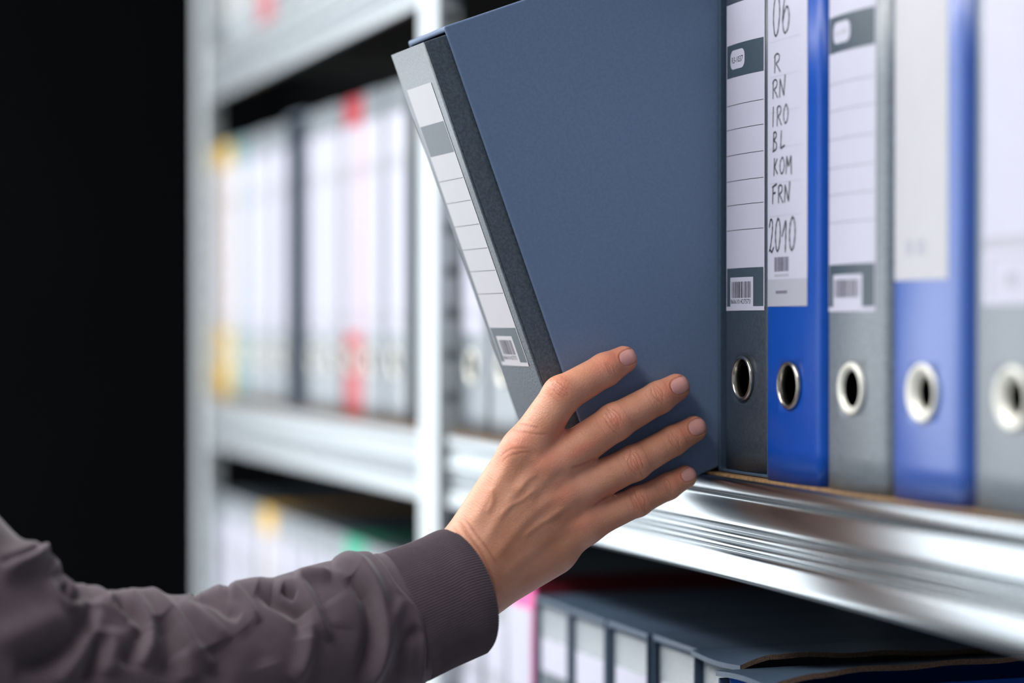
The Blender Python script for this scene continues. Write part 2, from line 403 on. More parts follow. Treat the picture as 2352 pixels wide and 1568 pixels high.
# R3-1037 in its slipcase
c1 = place(make_case('slipcase', .0715, .322, .288, M['slate_dark'], 'dark slate slipcase standing on the shelf around the grey binder marked R3-1037'), .0002, .0717)
def lab1(w, r, b, root): return label_standard(w, r, b, M['paper'], root, x0=-.0275, w=.054, z0=.0985)
b1 = place(make_binder('lever_arch_binder', .0655, .316, .280, M['shaded_board'], lab1, 'thin', r=.0050, b=.0024, label='grey lever arch binder with barcode label reading R3-1037 and thin metal ring'), .0030, .0692, .0005, ZS + .0024)
# blue 2010
def lab2(w, r, b, root):
    L = Label(w, r, b, -.0330, .0540, .103, .195)
    L.rect(0, .054, 0, .0160, 2)
    L.rect(.014, .030, .0075, .0092, 4, 2)
    L.bars(.012, .032, .0205, .0290, 3, 4)
    L.rect(.012, .032, .0175, .0190, 2, 2)
    for h in (.156, .1352, .1142, .0930, .0725, .0530): L.rect(.004, .046, h, h + .0003, 2)
    z = -.101
    L.write('06', .0090, .0350, z + .2590, z + .2850, .0011, 5)
    L.write('R', .0110, .0225, z + .2385, z + .2500, .0009, 5)
    L.write('RN', .0085, .0290, z + .2235, z + .2350, .0009, 5)
    L.write('IRO', .0060, .0330, z + .2070, z + .2190, .0009, 5)
    L.write('BL', .0090, .0280, z + .1925, z + .2040, .0010, 5)
    L.write('KOM', .0100, .0370, z + .1780, z + .1885, .0009, 5)
    L.write('FRN', .0080, .0350, z + .1615, z + .1725, .0010, 5)
    L.write('2010', .0030, .0420, z + .1325, z + .1530, .0012, 5)
    return L.done(root, M['paper'])
b2 = place(make_binder('lever_arch_binder', .0742, .316, .280, M['blue'], lab2, 'thin', r=.0060, b=.0022, label='blue lever arch binder with handwritten label ending in 2010'), .0721, .1465, -.0046)
# pale grey
def lab3(w, r, b, root): return label_standard(w, r, b, M['paper'], root, x0=-.0315, w=.056, full=False, z0=.0995)
b3 = place(make_binder('lever_arch_binder', .0735, .316, .280, M['grey_board'], lab3, 'wide', r=.0060, b=.0036, label='grey lever arch binder with pale ring between the two blue binders'), .1469, .2208, -.0042)
def lab4(w, r, b, root):
    L = Label(w, r, b, -.0345, .0580, .1155, .190)
    L.rect(.016, .024, .013, .021, 2, 1); L.rect(.028, .037, .013, .021, 2, 1)
    L.write('2010', .012, .042, .157, .168, .0018, 5)
    return L.done(root, M['paper_warm'])
b4 = place(make_binder('lever_arch_binder', .0800, .316, .280, M['blue2'], lab4, 'funnel', r=.0100, b=.0026, label='pale sheened blue lever arch binder with wide white ring'), .2215, .3020, -.0048)
def lab5(w, r, b, root):
    L = Label(w, r, b, -.0300, .0600, .102, .190)
    e = .001
    L.rect(e, .059, .1640, .1800, 1); L.rect(.008, .052, .0040, .0230, 2, 1); L.rect(.012, .048, .0020, .0215, 0, 2); L.rect(e, .059, .0270, .0330, 2, 1)
    L.rect(.022, .036, .0080, .0160, 2, 3)
    return L.done(root, M['paper'])
b5 = place(make_binder('lever_arch_binder', .0830, .316, .280, M['grey_board'], lab5, 'funnel', r=.0060, b=.0030, label='grey lever arch binder nearest the right edge with broad pale ring'), .3065, .3900, -.0055)

# ------------------------------------------------------------------ prototypes for the blurred rows
def lab_s(paper, w=.056, z0=.085, hh=.205):
    def f(sw, r, b, root):
        L = Label(sw, r, b, -w / 2, w, z0, hh)
        L.rect(.002, w - .002, .152, .166, 2); L.rect(.002, w - .002, .004, .020, 2); L.rect(.012, w - .012, .002, .016, 0, 2)
        return L.done(root, paper)
    return f
FAR = {}; CN = {}
def far_proto(k, m, paper='paper', ring='wide'):
    FAR[k] = [make_binder('lever_arch_binder', .0725, .318, .280, M[m], lab_s(M[paper]), ring, r=.004, b=.001, group='blurred binders'), False]
for k, m in (('grey', 'grey_board'), ('red', 'red'), ('yellow', 'yellow'), ('teal', 'teal'), ('green', 'green')): far_proto(k, m)
def far(k, x, lv, label, group, y=0):
    p, used = FAR[k]
    if not used: FAR[k][1] = True; p.location = (x, y, lv); p['label'] = label; p['group'] = group; return p
    return copy_tree(p, (x, y, lv), label, group)
CASES = {}
def far_case(x, lv, y, label, group):
    if 'c' not in CASES: CASES['c'] = make_case('slipcase', .0750, .3225, .286, M['slate_dark'], label, group, ttop=.0045, t=.0026); o = CASES['c']; o.location = (x, y, lv); o['group'] = group; return o
    return copy_tree(CASES['c'], (x, y, lv), label, group)
ordn = ['first', 'second', 'third', 'fourth', 'fifth', 'sixth', 'seventh', 'eighth', 'ninth', 'tenth', 'eleventh', 'twelfth', 'thirteenth']
CN = {'grey': 'light grey', 'red': 'red', 'yellow': 'yellow', 'teal': 'pale teal', 'green': 'green', 'pink': 'pink', 'blue': 'blue'}
def row(kinds, x0, pitch, lv, where, frm):
    for i, k in enumerate(kinds):
        if k is None: continue
        uniq = kinds.count(k) == 1
        lb = f'blurred {CN[k]} lever arch binder on {where}' if uniq else f'blurred {CN[k]} binder, {ordn[i]} from {frm} on {where}'
        far(k, x0 + pitch * (i + .5), lv, lb, 'blurred binders on ' + where, y=random.uniform(0, .004))
XA = POSTX[0] + PWL + .002; PT = .0757
fm = ['yellow', 'teal', 'grey', 'grey', 'grey', None, 'grey', 'grey', 'red', 'grey', 'grey']
row(fm, XA, PT, ZS, 'the far middle shelf', 'the black wall')
far_case(XA + PT * 5.5, ZS, .0, 'dark slate slipcase standing empty among grey binders on the far middle shelf', 'slipcases')
row(['grey', 'grey', 'grey', 'yellow', 'grey', 'grey', 'grey', 'grey', 'green', 'grey', 'grey', 'grey'], XA, PT, ZS - .44, 'the far lower shelf', 'the black wall')
row(['grey', 'grey', 'grey', 'red', 'grey', 'grey', 'grey', 'grey', 'grey', 'grey', 'grey'], XA, PT, ZS + .4365, 'the far upper shelf', 'the black wall')
XB = POSTX[1] + PW + .002
row(['grey'] * 5, XB + .001, .079, ZS, 'the shelf behind the tipped slipcase', 'the perforated post')
# lower near shelf: loose binders then slipcases with grey binders
def narrow(k, m, h):
    FAR[k] = [make_binder('lever_arch_binder', .0590, h, .280, M[m], lab_s(M['paper'], .054, .080, .230) if k == 'pink' else lab_s(M['paper'], .048), 'wide', r=.004, b=.001, group='blurred binders'), False]
narrow('greyn', 'grey_board', .318); narrow('pink', 'pink', .329)
for c_ in kids(FAR['pink'][0]):
    if c_.name.startswith('cover'): c_.data.materials[0] = M['pink_shade']  # pink covers recoloured dark red for the shadow they stand in
CN['greyn'] = 'light grey'
row(['greyn', 'greyn', 'pink'], XB - .0005, .0605, ZS - .44, 'the near lower shelf', 'the perforated post')
wl = 'the near lower shelf'
def lab_in(sw, r, b, root): return label_standard(sw, r, b, M['paper'], root, z0=.314 - .025 - .190, w=.056, full=False, blank=True)
FAR['in'] = [make_binder('lever_arch_binder', .0690, .314, .272, M['grey_board'], lab_in, 'wide', r=.004, b=.001, group='b'), False]
xc = [-.3010, -.2250, -.1500, -.0755]
names = ['beside the pink binder', 'second to the right of the pink binder', 'third to the right of the pink binder', 'fourth to the right of the pink binder']
CASES.clear()
CASES['c'] = make_case('slipcase', .0735, .3225, .286, M['slate_dark'], '', None, ttop=.0045, t=.0026)
CASES['c'].location = (xc[0], 0, ZS - .44)
ALB = []
for i, x in enumerate(xc):
    y = (.0, -.001, .0, .003)[i]
    lb = f'slate blue slipcase {names[i]} on the lower shelf'
    if i == 0: CASES['c']['label'] = lb; CASES['c']['group'] = 'slipcases on the lower shelf'
    else: copy_tree(CASES['c'], (x, y, ZS - .44), lb, 'slipcases on the lower shelf')
    far('in', x, ZS - .44 + .0028, f'light grey binder inside the slate slipcase {names[i]}', 'binders inside the lower slipcases', y + .003)
def torn_case(w, h, d, label, right_wall, seed, prof, fb):
    """worn slipcase whose top flap has come loose along its right edge and shows brown cardboard"""
    t = .0026; hw = w / 2; root = empty('slipcase', (0, 0, 0), label, 'slipcase', 'slipcases on the lower shelf')
    q = MB(); q.box(-hw, hw, 0, d, 0, t); q.box(-hw, -hw + t, 0, d, t, h - .0045); q.box(-hw + t, hw - t, d - t, d, t, h - .006)
    if right_wall: q.box(hw - t, hw, .002, d, t, h - .006)
    else: q.box(hw - t, hw, .004, d, t, h * .55)
    q.obj('case_shell', M['slate_dark'], root, bevel=.0006)
    nx, ny = 14, 60; V = []; Fc = []; mi = []; rnd = random.Random(seed)
    wob = [rnd.uniform(-1, 1) for _ in range(8)]
    def zz(u, v):      # u 0..1 left to right, v 0..1 front to back
        r_ = float(np.interp(v, prof[0], prof[1])) + .0006 * math.sin(v * 31 + seed) * min(1, v * 8)
        return h + r_ * u ** 1.4 + fb * math.sin(math.pi * u) * math.exp(-v * 14) * (.6 + .4 * u)
    for lay in (0, 1):
        for j in range(ny + 1):
            for i in range(nx + 1):
                u, v = i / nx, j / ny
                x = -hw + w * u + (u ** 6) * (.0006 + .0005 * math.sin(v * 40 + wob[0] * 3) + .0003 * math.sin(v * 170))
                y = d * v - (1 - v) ** 20 * (.0015 + .0015 * math.sin(math.pi * u))
                V.append((x, y, zz(u, v) - lay * .0032))
    n = (nx + 1) * (ny + 1)
    for j in range(ny):
        for i in range(nx):
            a = j * (nx + 1) + i
            Fc += [(a, a + 1, a + nx + 2, a + nx + 1), (n + a, n + a + nx + 1, n + a + nx + 2, n + a + 1)]; mi += [0, 0]
    for j in range(ny):
        a = j * (nx + 1) + nx; Fc.append((a, n + a, n + a + nx + 1, a + nx + 1)); mi.append(1)
        a = j * (nx + 1); Fc.append((a, a + nx + 1, n + a + nx + 1, n + a)); mi.append(0)
    for i in range(nx): Fc.append((i, n + i, n + i + 1, i + 1)); mi.append(0); a = ny * (nx + 1) + i; Fc.append((a, a + 1, n + a + 1, n + a)); mi.append(0)
    o = mesh_obj('top_flap', V, Fc, [M['slate_dark'], M['corrugated']], root, smooth=True, mi=mi, sharp=40); o['label'] = 'loose top flap with torn brown cardboard edge'
    return root
t5 = torn_case(.0735, .3225, .286, 'worn slate slipcase with lifted top flap, second from right on the lower shelf', True, 3, ([0, .02, .06, .3, .75, 1], [.0005, .003, .0068, .005, .0008, 0]), -.0015); t5.location = (-.0008, .0, ZS - .44)
far('in', -.0008, ZS - .44 + .0028, 'light grey lever arch binder inside the worn slipcase second from the right', 'binders inside the lower slipcases', .004)
t6 = torn_case(.0715, .3210, .286, 'torn slate slipcase jutting out rightmost on the lower shelf', False, 1, ([0, .03, .09, .18, .6, 1], [.0015, .0040, .0078, .0092, .0110, .0085]), .0030); t6.location = (.0730, -.017, ZS - .44)
bb = make_binder('lever_arch_binder',   .0660, .3150, .272, M['blue'], lab_in, 'wide', r=.004, b=.001, label='dark blue lever arch binder inside the torn slipcase at the bottom right'); bb.location = (.0732, -.013, ZS - .44 + .003)

# ------------------------------------------------------------------ person: signed distance body, refined and projected
def surface_nets(D, o, h):
    nx, ny, nz = D.shape; Sg = D < 0
    mn = np.zeros((nx - 1, ny - 1, nz - 1), int)
    for a in (0, 1):
        for b in (0, 1):
            for c in (0, 1): mn += Sg[a:nx - 1 + a, b:ny - 1 + b, c:nz - 1 + c]
    act = (mn > 0) & (mn < 8); idx = -np.ones(act.shape, int); ijk = np.argwhere(act); idx[act] = np.arange(len(ijk))
    acc = np.zeros((len(ijk), 3)); cnt = np.zeros(len(ijk)); c8 = [(a, b, c) for a in (0, 1) for b in (0, 1) for c in (0, 1)]
    for p in c8:
        for ax in range(3):
            if p[ax]: continue
            q_ = list(p); q_[ax] = 1
            d0 = D[ijk[:, 0] + p[0], ijk[:, 1] + p[1], ijk[:, 2] + p[2]]; d1 = D[ijk[:, 0] + q_[0], ijk[:, 1] + q_[1], ijk[:, 2] + q_[2]]
            m_ = (d0 < 0) != (d1 < 0); t = np.where(m_, d0 / np.where(m_, d0 - d1, 1), 0)
            pt = np.tile(np.array(p, float), (len(ijk), 1)); pt[:, ax] += t
            acc[m_] += pt[m_]; cnt[m_] += 1
    V = (ijk + acc / cnt[:, None]) * h + o; Q = []
    for ax in range(3):
        u, v = [(1, 2), (2, 0), (0, 1)][ax]
        sl0 = [slice(None)] * 3; sl1 = [slice(None)] * 3; sl0[ax] = slice(0, -1); sl1[ax] = slice(1, None)
        A, B = Sg[tuple(sl0)], Sg[tuple(sl1)]; e = np.argwhere(A != B)
        e = e[(e[:, u] > 0) & (e[:, v] > 0) & (e[:, u] < D.shape[u] - 1) & (e[:, v] < D.shape[v] - 1)]
        fl = A[e[:, 0], e[:, 1], e[:, 2]]
        def g(du, dv): k = e.copy(); k[:, u] -= du; k[:, v] -= dv; return idx[k[:, 0], k[:, 1], k[:, 2]]
        q4 = np.stack([g(1, 1), g(0, 1), g(0, 0), g(1, 0)], 1); q4[~fl] = q4[~fl][:, ::-1]; Q.append(q4)
    return V, np.concatenate(Q)
def subdivide(V, Q):
    E = np.concatenate([Q[:, [i, (i + 1) % 4]] for i in range(4)]); Es = np.sort(E, 1)
    key = Es[:, 0].astype(np.int64) * len(V) + Es[:, 1]; uq, inv = np.unique(key, return_inverse=True)
    a, b = uq // len(V), uq % len(V); nE = len(V) + inv.reshape(4, -1)
    V2 = np.concatenate([V, (V[a] + V[b]) / 2, V[Q].mean(1)]); c = len(V) + len(uq) + np.arange(len(Q))
    return V2, np.concatenate([np.stack([Q[:, i], nE[i], c, nE[(i + 3) % 4]], 1) for i in range(4)])
def cone(P, a, b, ra, rb):
    ba = b - a; t = np.clip(((P - a) @ ba) / (ba @ ba), 0, 1); return np.linalg.norm(P - a - t[:, None] * ba, axis=1) - (ra + (rb - ra) * t)
def smin(a, b, k): h = np.maximum(k - np.abs(a - b), 0) / k; return np.minimum(a, b) - h * h * h * k / 6
def J(px, py, X, r): return (atx(px, py, X * MM), r * MM)
HW = dict(wr=J(1067, 1291, 8, 20), wu=J(1095, 1343, 4, 19.0))
FING = {'index': [J(1203, 1037, 14, 13.4), J(1290, 907, 16.5, 11.6), J(1390, 849, 12, 10.2), J(1432, 826, 8.6, 8.5)],
        'middle': [J(1255, 1077, 16, 13.0), J(1412, 969, 17, 11.3), J(1513, 913, 12, 9.9), J(1553, 890, 8.7, 8.6)],
        'ring': [J(1302, 1137, 15, 12.4), J(1456, 1063, 15.5, 10.6), J(1546, 1012, 11, 9.2), J(1594, 985, 8.2, 8.1)],
        'pinky': [J(1345, 1202, 12, 11.4), J(1465, 1151, 12, 8.9), J(1534, 1117, 9.2, 8.1), J(1574, 1095, 7.2, 7.2)]}
PALM = [(J(1067, 1291, 8, 20.5), J(1203, 1037, 10, 14)), (J(1078, 1310, 10, 19), J(1250, 1085, 13, 13.5)), (J(1088, 1330, 8, 19), J(1293, 1140, 12, 13.5)),
        (J(1095, 1343, 4, 19), J(1335, 1204, 7, 13.5)), (J(1108, 1342, -2, 18), J(1264, 1259, 0, 17)), (J(1180, 1200, -6, 20), J(1270, 1180, -4, 16)),
        (J(1080, 1290, -2, 18), J(1180, 1120, -20, 15)), (J(1232, 1045, 6, 12), J(1261, 1012, 7, 10.5)), (J(1280, 1100, 8, 12), J(1312, 1081, 9, 11)), (J(1315, 1180, 5, 12), J(1342, 1167, 7, 10.5))]
THUMB = [J(1160, 1130, -22, 15), J(1195, 1062, -68, 11.5), J(1262, 1008, -92, 10), J(1322, 965, -92, 9)]
WZ = float((HW['wr'][0] - CAM) @ F_ + (HW['wu'][0] - CAM) @ F_) / 2
FA = [(atz(1030, 1345, WZ + .000), .0230), (atz(940, 1392, WZ - .010), .025)]
WR0 = (HW['wr'][0] + HW['wu'][0]) / 2
def sdf_hand(P):
    d = None
    for (a, ra), (b, rb) in PALM:
        e = cone(P, a, b, ra, rb); d = e if d is None else smin(d, e, .012)
    for s0, r0 in (HW['wr'], HW['wu']):
        o_ = s0 - WR0
        d = smin(d, cone(P, s0, FA[0][0] + o_ * .8, r0, FA[0][1]), .010)
        d = smin(d, cone(P, FA[0][0] + o_ * .8, FA[1][0] + o_ * .6, FA[0][1], FA[1][1]), .006)
    f = None
    for n, c in FING.items():
        e = None
        for (a, ra), (b, rb) in zip(c[:-1], c[1:]):
            g = cone(P, a, b, ra * .99, rb); e = g if e is None else smin(e, g, .004)
        # knuckle bulges
        e = smin(e, np.linalg.norm(P - (c[1][0] + np.array([.0008, 0, 0])), axis=1) - c[1][1] * .95, .004)
        f = e if f is None else smin(f, e, .006)
    t = None
    for (a, ra), (b, rb) in zip(THUMB[:-1], THUMB[1:]):
        g = cone(P, a, b, ra, rb); t = g if t is None else smin(t, g, .005)
    d = smin(d, t, .014)
    d = smin(d, f, .009)
    return d
lo = np.array([-.115, -.345, 1.185]); hi = np.array([.050, .005, 1.400])
allp = np.array([c[0] for cc in FING.values() for c in cc] + [WR0, THUMB[-1][0]])
lo = allp.min(0) - .035; hi = allp.max(0) + .03
lo[1] -= .055; lo[2] -= .03
H = .0022
n3 = np.ceil((hi - lo) / H).astype(int)
gx = [lo[i] + H * np.arange(n3[i]) for i in range(3)]
GP = np.stack(np.meshgrid(*gx, indexing='ij'), -1).reshape(-1, 3)
D = np.concatenate([sdf_hand(GP[i:i + 200000]) for i in range(0, len(GP), 200000)]).reshape(n3)
# forearm is cut by the box inside the cuff: cap it
D[0] = D[-1] = 1; D[:, 0] = D[:, -1] = 1; D[:, :, 0] = D[:, :, -1] = 1
V, Q = surface_nets(D, lo, H)
capz = (V[:, 1] < lo[1] + 3 * H) | (V[:, 2] < lo[2] + 3 * H) | (V[:, 0] > hi[0] - 3 * H)
def gradn(P, f, e=.0004):
    g = np.stack([f(P + np.eye(3)[i] * e) - f(P - np.eye(3)[i] * e) for i in range(3)], 1); return g / np.maximum(np.linalg.norm(g, axis=1, keepdims=True), 1e-9)
def project(V, it=2):
    cp = (V[:, 1] < lo[1] + 3.2 * H) | (V[:, 2] < lo[2] + 3.2 * H) | (V[:, 0] > hi[0] - 3.2 * H)
    for _ in range(it):
        n = gradn(V, sdf_hand); d = sdf_hand(V); V = np.where(cp[:, None], V, V - n * np.clip(d, -.002, .002)[:, None])
    return V, n
V, _ = project(V); V, Q = subdivide(V, Q); V, Q = subdivide(V, Q); V, NRM = project(V, 2)
V0 = V.copy()
# ---- surface detail measured in the photograph's frame, applied along the surface normal
px, py = proj(V); view = CAM - V; view /= np.linalg.norm(view, axis=1, keepdims=True)
face = np.clip(((NRM * view).sum(1) - .02) / .25, 0, 1)
PX = np.stack([px, py], 1)
def segdist(PTS):
    PTS = np.array(PTS, float); best = np.full(len(PX), 1e6); tt = np.zeros(len(PX)); L = 0
    mn, mx = PTS.min(0) - 75, PTS.max(0) + 75; K = np.nonzero(((PX > mn) & (PX < mx)).all(1))[0]; Pk = PX[K]; bk_ = np.full(len(K), 1e6); tk = np.zeros(len(K))
    ln = np.linalg.norm(np.diff(PTS, axis=0), axis=1); tot = ln.sum()
    for a, b, l in zip(PTS[:-1], PTS[1:], ln):
        if l < 1e-6: continue
        t = np.clip(((Pk - a) @ (b - a)) / (l * l), 0, 1); d = np.linalg.norm(Pk - a - t[:, None] * (b - a), axis=1)
        m_ = d < bk_; bk_[m_] = d[m_]; tk[m_] = ((L + t * l) / tot)[m_]; L += l
    best[K] = bk_; tt[K] = tk
    return best, tt
def smooth(PTS, k=3):
    P = [tuple(p) for p in PTS]
    for _ in range(k): P = [P[0]] + chaikin(P, False) + [P[-1]]
    return P
def ridge(PTS, amp, wd, taper=True):
    d, t = segdist(smooth(PTS, 2)); g = np.exp(-(d / wd) ** 2)
    if taper: g *= np.clip(np.minimum(t, 1 - t) * 6, 0, 1) ** .7
    return amp * MM * g
disp = np.zeros(len(V)); crease = np.zeros(len(V)); red = np.zeros(len(V)); nail = np.zeros(len(V))
def crs(PTS, amp=-.35, wd=2.6, k=1.0):
    global disp, crease
    r_ = ridge(PTS, 1000 * 1.0, wd); disp += amp * MM * r_ / 1.0; crease = np.maximum(crease, r_ * k)
# tendons and veins on the back
for PTS, a_, w_ in (([(1075, 1215), (1110, 1165), (1150, 1095), (1190, 1020)], .9, 14), ([(1110, 1250), (1170, 1150), (1215, 1090), (1255, 1062)], .7, 12),
                    ([(1130, 1290), (1200, 1200), (1260, 1150), (1296, 1128)], .6, 12), ([(1150, 1330), (1230, 1260), (1300, 1215), (1338, 1200)], .5, 13),
                    ([(1118, 1180), (1135, 1150), (1128, 1120)], .5, 6), ([(1200, 1235), (1235, 1205), (1262, 1190), (1300, 1165)], .55, 7),
                    ([(1145, 1190), (1172, 1160), (1200, 1148), (1232, 1120)], .5, 6), ([(1190, 1130), (1212, 1100), (1236, 1088)], .3, 6)):
    disp += ridge(PTS, a_, w_)
# hollows between the knuckles
for PTS, a_, w_ in (([(1170, 1120), (1212, 1062), (1232, 1030)], -.7, 14), ([(1225, 1160), (1275, 1100), (1305, 1080)], -.8, 13), ([(1265, 1210), (1310, 1172), (1345, 1150)], -.7, 12),
                    ([(1060, 1225), (1100, 1265), (1120, 1330)], -.5, 9)):
    disp += ridge(PTS, a_, w_)
def bump(x, y, rx, ry, ang, amp):
    c, s_ = math.cos(R(ang)), math.sin(R(ang)); u = ((PX[:, 0] - x) * c + (PX[:, 1] - y) * s_) / rx; v = (-(PX[:, 0] - x) * s_ + (PX[:, 1] - y) * c) / ry
    return amp * np.exp(-(u * u + v * v))
for x, y, rx, ry in ((1190, 1014, 26, 20), (1250, 1062, 24, 20), (1292, 1133, 24, 19), (1338, 1198, 20, 16)):
    b_ = bump(x, y, rx * 1.25, ry * 1.25, -35, 1); disp += b_ * 1.0 * MM; red += bump(x, y, rx * 1.6, ry * 1.4, -35, .5)
for x, y, rx, ry in ((1288, 893, 26, 24), (1414, 962, 28, 26), (1457, 1060, 25, 24), (1467, 1150, 22, 20)):
    red += bump(x, y, rx, ry, 0, .55)
for x, y, rx, ry in ((1405, 825, 55, 22), (1540, 890, 40, 20), (1580, 985, 34, 20), (1560, 1095, 36, 18), (1300, 980, 40, 20), (1340, 1030, 50, 12), (1400, 1130, 50, 10)):
    red += bump(x, y, rx, ry, -30, .6)
# knuckle creases: three or four short arcs across each joint
rj = np.random.RandomState(21)
def joint_creases(x, y, ang, wd, n, sp, amp=-.32, bow=5, oval=True):
    c, s_ = math.cos(R(ang)), math.sin(R(ang))           # ang = finger direction, image y down
    for i in range(n):
        q_ = i - (n - 1) / 2; o = q_ * sp + rj.uniform(-1, 1); k = (1.12 - .22 * abs(q_)) * rj.uniform(.85, 1.1); sh = rj.uniform(-.15, .15) * wd
        bw = bow * (.25 + .5 * abs(q_)) * (1 if q_ > 0 else -1); ph = rj.uniform(0, 6); PTS = []
        for t in np.linspace(-1, 1, 11):
            along = o - bw * t * t + 1.3 * math.sin(3.4 * t + ph); ac = t * wd / 2 * k + sh
            PTS.append((x + c * along - s_ * ac, y + s_ * along + c * ac))
        crs(PTS, amp * (1 - .22 * abs(q_)) * rj.uniform(.7, 1.2), rj.uniform(1.3, 2.1), .55)
    for i in range(5):                                      # faint outer lines
        o = (i - 2) * sp * 1.9 + rj.uniform(-2, 2); PTS = [(x + c * (o + rj.uniform(-1.5, 1.5)) - s_ * t * wd * .5, y + s_ * o + c * t * wd * .5) for t in np.linspace(-.9, .9, 7)]
        crs(PTS, amp * .3, 1.5, .2)
joint_creases(1288, 895, -52, 52, 4, 7, -.42, 4)
joint_creases(1398, 842, -32, 38, 3, 6, -.14, 2)
joint_creases(1411, 966, -33, 70, 5, 8.5, -.36, 7)
joint_creases(1513, 908, -30, 56, 4, 6.5, -.30, 3)
joint_creases(1457, 1060, -25, 66, 5, 8, -.42, 7)
joint_creases(1550, 1012, -26, 52, 4, 6, -.30, 3)
joint_creases(1466, 1150, -22, 54, 5, 7, -.32, 5)
joint_creases(1533, 1117, -24, 44, 3, 6, -.28, 3)
for x, y, a_, rx, ry in ((1414, 964, -33, 22, 20), (1457, 1060, -25, 19, 19), (1288, 892, -52, 17, 17), (1466, 1150, -22, 16, 15)):
    disp += bump(x, y, rx, ry, a_, .25 * MM)
# wrist creases and fine lines near the knuckle webs
for PTS, a_, w_ in (([(1052, 1195), (1078, 1232), (1110, 1275), (1128, 1320), (1140, 1370)], -.55, 3.5), ([(1064, 1188), (1095, 1228), (1122, 1262), (1144, 1300)], -.35, 3),
                    ([(1040, 1208), (1065, 1245), (1092, 1290), (1108, 1335)], -.3, 3), ([(1148, 1050), (1165, 1035), (1190, 1028), (1215, 1030)], -.2, 2.5),
                    ([(1152, 1062), (1170, 1046), (1200, 1038), (1222, 1038)], -.18, 2.5), ([(1180, 985), (1200, 992), (1228, 996), (1262, 997)], -.2, 2.4),
                    ([(1190, 970), (1214, 978), (1240, 982)], -.16, 2.4), ([(1310, 1075), (1340, 1066), (1370, 1050)], -.25, 3), ([(1360, 1165), (1380, 1150), (1400, 1138)], -.25, 3)):
    crs(PTS, a_, w_, .6)
# fine skin grain running across the hand
rs = np.random.RandomState(4)
g_ = np.zeros(len(V))
for k in range(60):
    a_ = R(rs.normal(-50, 11)); fr = rs.uniform(.55, 1.5); ph = rs.uniform(0, 6.3); g_ += np.sin((PX[:, 0] * math.cos(a_) + PX[:, 1] * math.sin(a_)) * fr + ph)
g2 = np.zeros(len(V))
for k in range(40):
    a_ = R(rs.uniform(0, 180)); fr = rs.uniform(.25, .8); g2 += np.sin((PX[:, 0] * math.cos(a_) + PX[:, 1] * math.sin(a_)) * fr + rs.uniform(0, 6.3))
back = 1 / (1 + np.exp((PX[:, 0] + PX[:, 1] * .25 - 1560) / 30))            # strongest on the back of the hand and wrist
disp += (g_ / 60 * (.10 + .34 * back) + g2 / 40 * .06) * MM
# nails
def mknail(x, y, ang, rl, rw):
    global disp, nail, crease, red
    c, s_ = math.cos(R(ang)), math.sin(R(ang)); u = ((PX[:, 0] - x) * c + (PX[:, 1] - y) * s_) / rl; v = (-(PX[:, 0] - x) * s_ + (PX[:, 1] - y) * c) / rw
    q_ = (np.abs(u) ** 2.6 + np.abs(v) ** 2.6) ** (1 / 2.6)
    inside = np.clip((1.0 - q_) / .07, 0, 1); rim = np.exp(-((q_ - 1.04) / .07) ** 2) * (u < .75); wall = np.exp(-((q_ - 1.22) / .13) ** 2) * (u < .6)
    disp += (-rim * .38 + wall * .22 + inside * (.12 - .10 * v * v)) * MM
    nail = np.maximum(nail, inside); crease = np.maximum(crease, rim * .7); red = red * (1 - inside)
    lun = np.clip((q_ - .86) / .1, 0, 1) * (u > .3) * inside; nail = nail + lun * .8
mknail(1443, 820, -22, 19.5, 17.5)
mknail(1562, 885, -24, 20.5, 19)
mknail(1602, 980, -22, 20, 18.5)
mknail(1583, 1089, -30, 18, 15)
V = V + NRM * (disp * face)[:, None]
EE = np.unique(np.sort(np.concatenate([Q[:, [i, (i + 1) % 4]] for i in range(4)]), 1), axis=0)      # relax the tight folds between the fingers
deg = np.bincount(EE.ravel(), minlength=len(V)).astype(float)
for _ in range(22):
    A_ = np.stack([np.bincount(EE[:, 0], V[EE[:, 1], k], len(V)) + np.bincount(EE[:, 1], V[EE[:, 0], k], len(V)) for k in range(3)], 1) / deg[:, None]
    m_ = np.linalg.norm(A_ - V, axis=1) > .00011; V[m_] = A_[m_]
me = bpy.data.meshes.new('body'); me.from_pydata(V.tolist(), [], Q.tolist()); me.polygons.foreach_set('use_smooth', [True] * len(me.polygons))
for n_, a_ in (('nail', nail), ('red', np.clip(red, 0, 1.3)), ('crease', np.clip(crease, 0, 1))):
    at_ = me.attributes.new(n_, 'FLOAT', 'POINT'); at_.data.foreach_set('value', (a_ * face).astype(np.float32))
# skin
m = mat('skin', '#c08263', .42, spec=.45); M['skin'] = m; nt = m.node_tree; N = nt.nodes; L = nt.links; p = N['Principled BSDF']
p.inputs['Subsurface Weight'].default_value = .12; p.inputs['Subsurface Radius'].default_value = (1, .35, .2); p.inputs['Subsurface Scale'].default_value = .004
def attr(n_): a_ = N.new('ShaderNodeAttribute'); a_.attribute_name = n_; return a_.outputs['Fac']
def mixc(fac, c1, c2):
    x = N.new('ShaderNodeMix'); x.data_type = 'RGBA'; x.clamp_factor = True
    (L.new(fac, x.inputs[0]) if not isinstance(fac, float) else None)
    for s_, c_ in ((6, c1), (7, c2)):
        if isinstance(c_, str): x.inputs[s_].default_value = lin(c_)
        else: L.new(c_, x.inputs[s_])
    return x.outputs[2]
tc = N.new('ShaderNodeTexCoord'); nz = N.new('ShaderNodeTexNoise'); nz.inputs['Scale'].default_value = 55; nz.inputs['Detail'].default_value = 5; L.new(tc.outputs['Object'], nz.inputs['Vector'])
mr = N.new('ShaderNodeMapRange'); mr.inputs[1].default_value = .3; mr.inputs[2].default_value = .7; L.new(nz.outputs[0], mr.inputs[0])
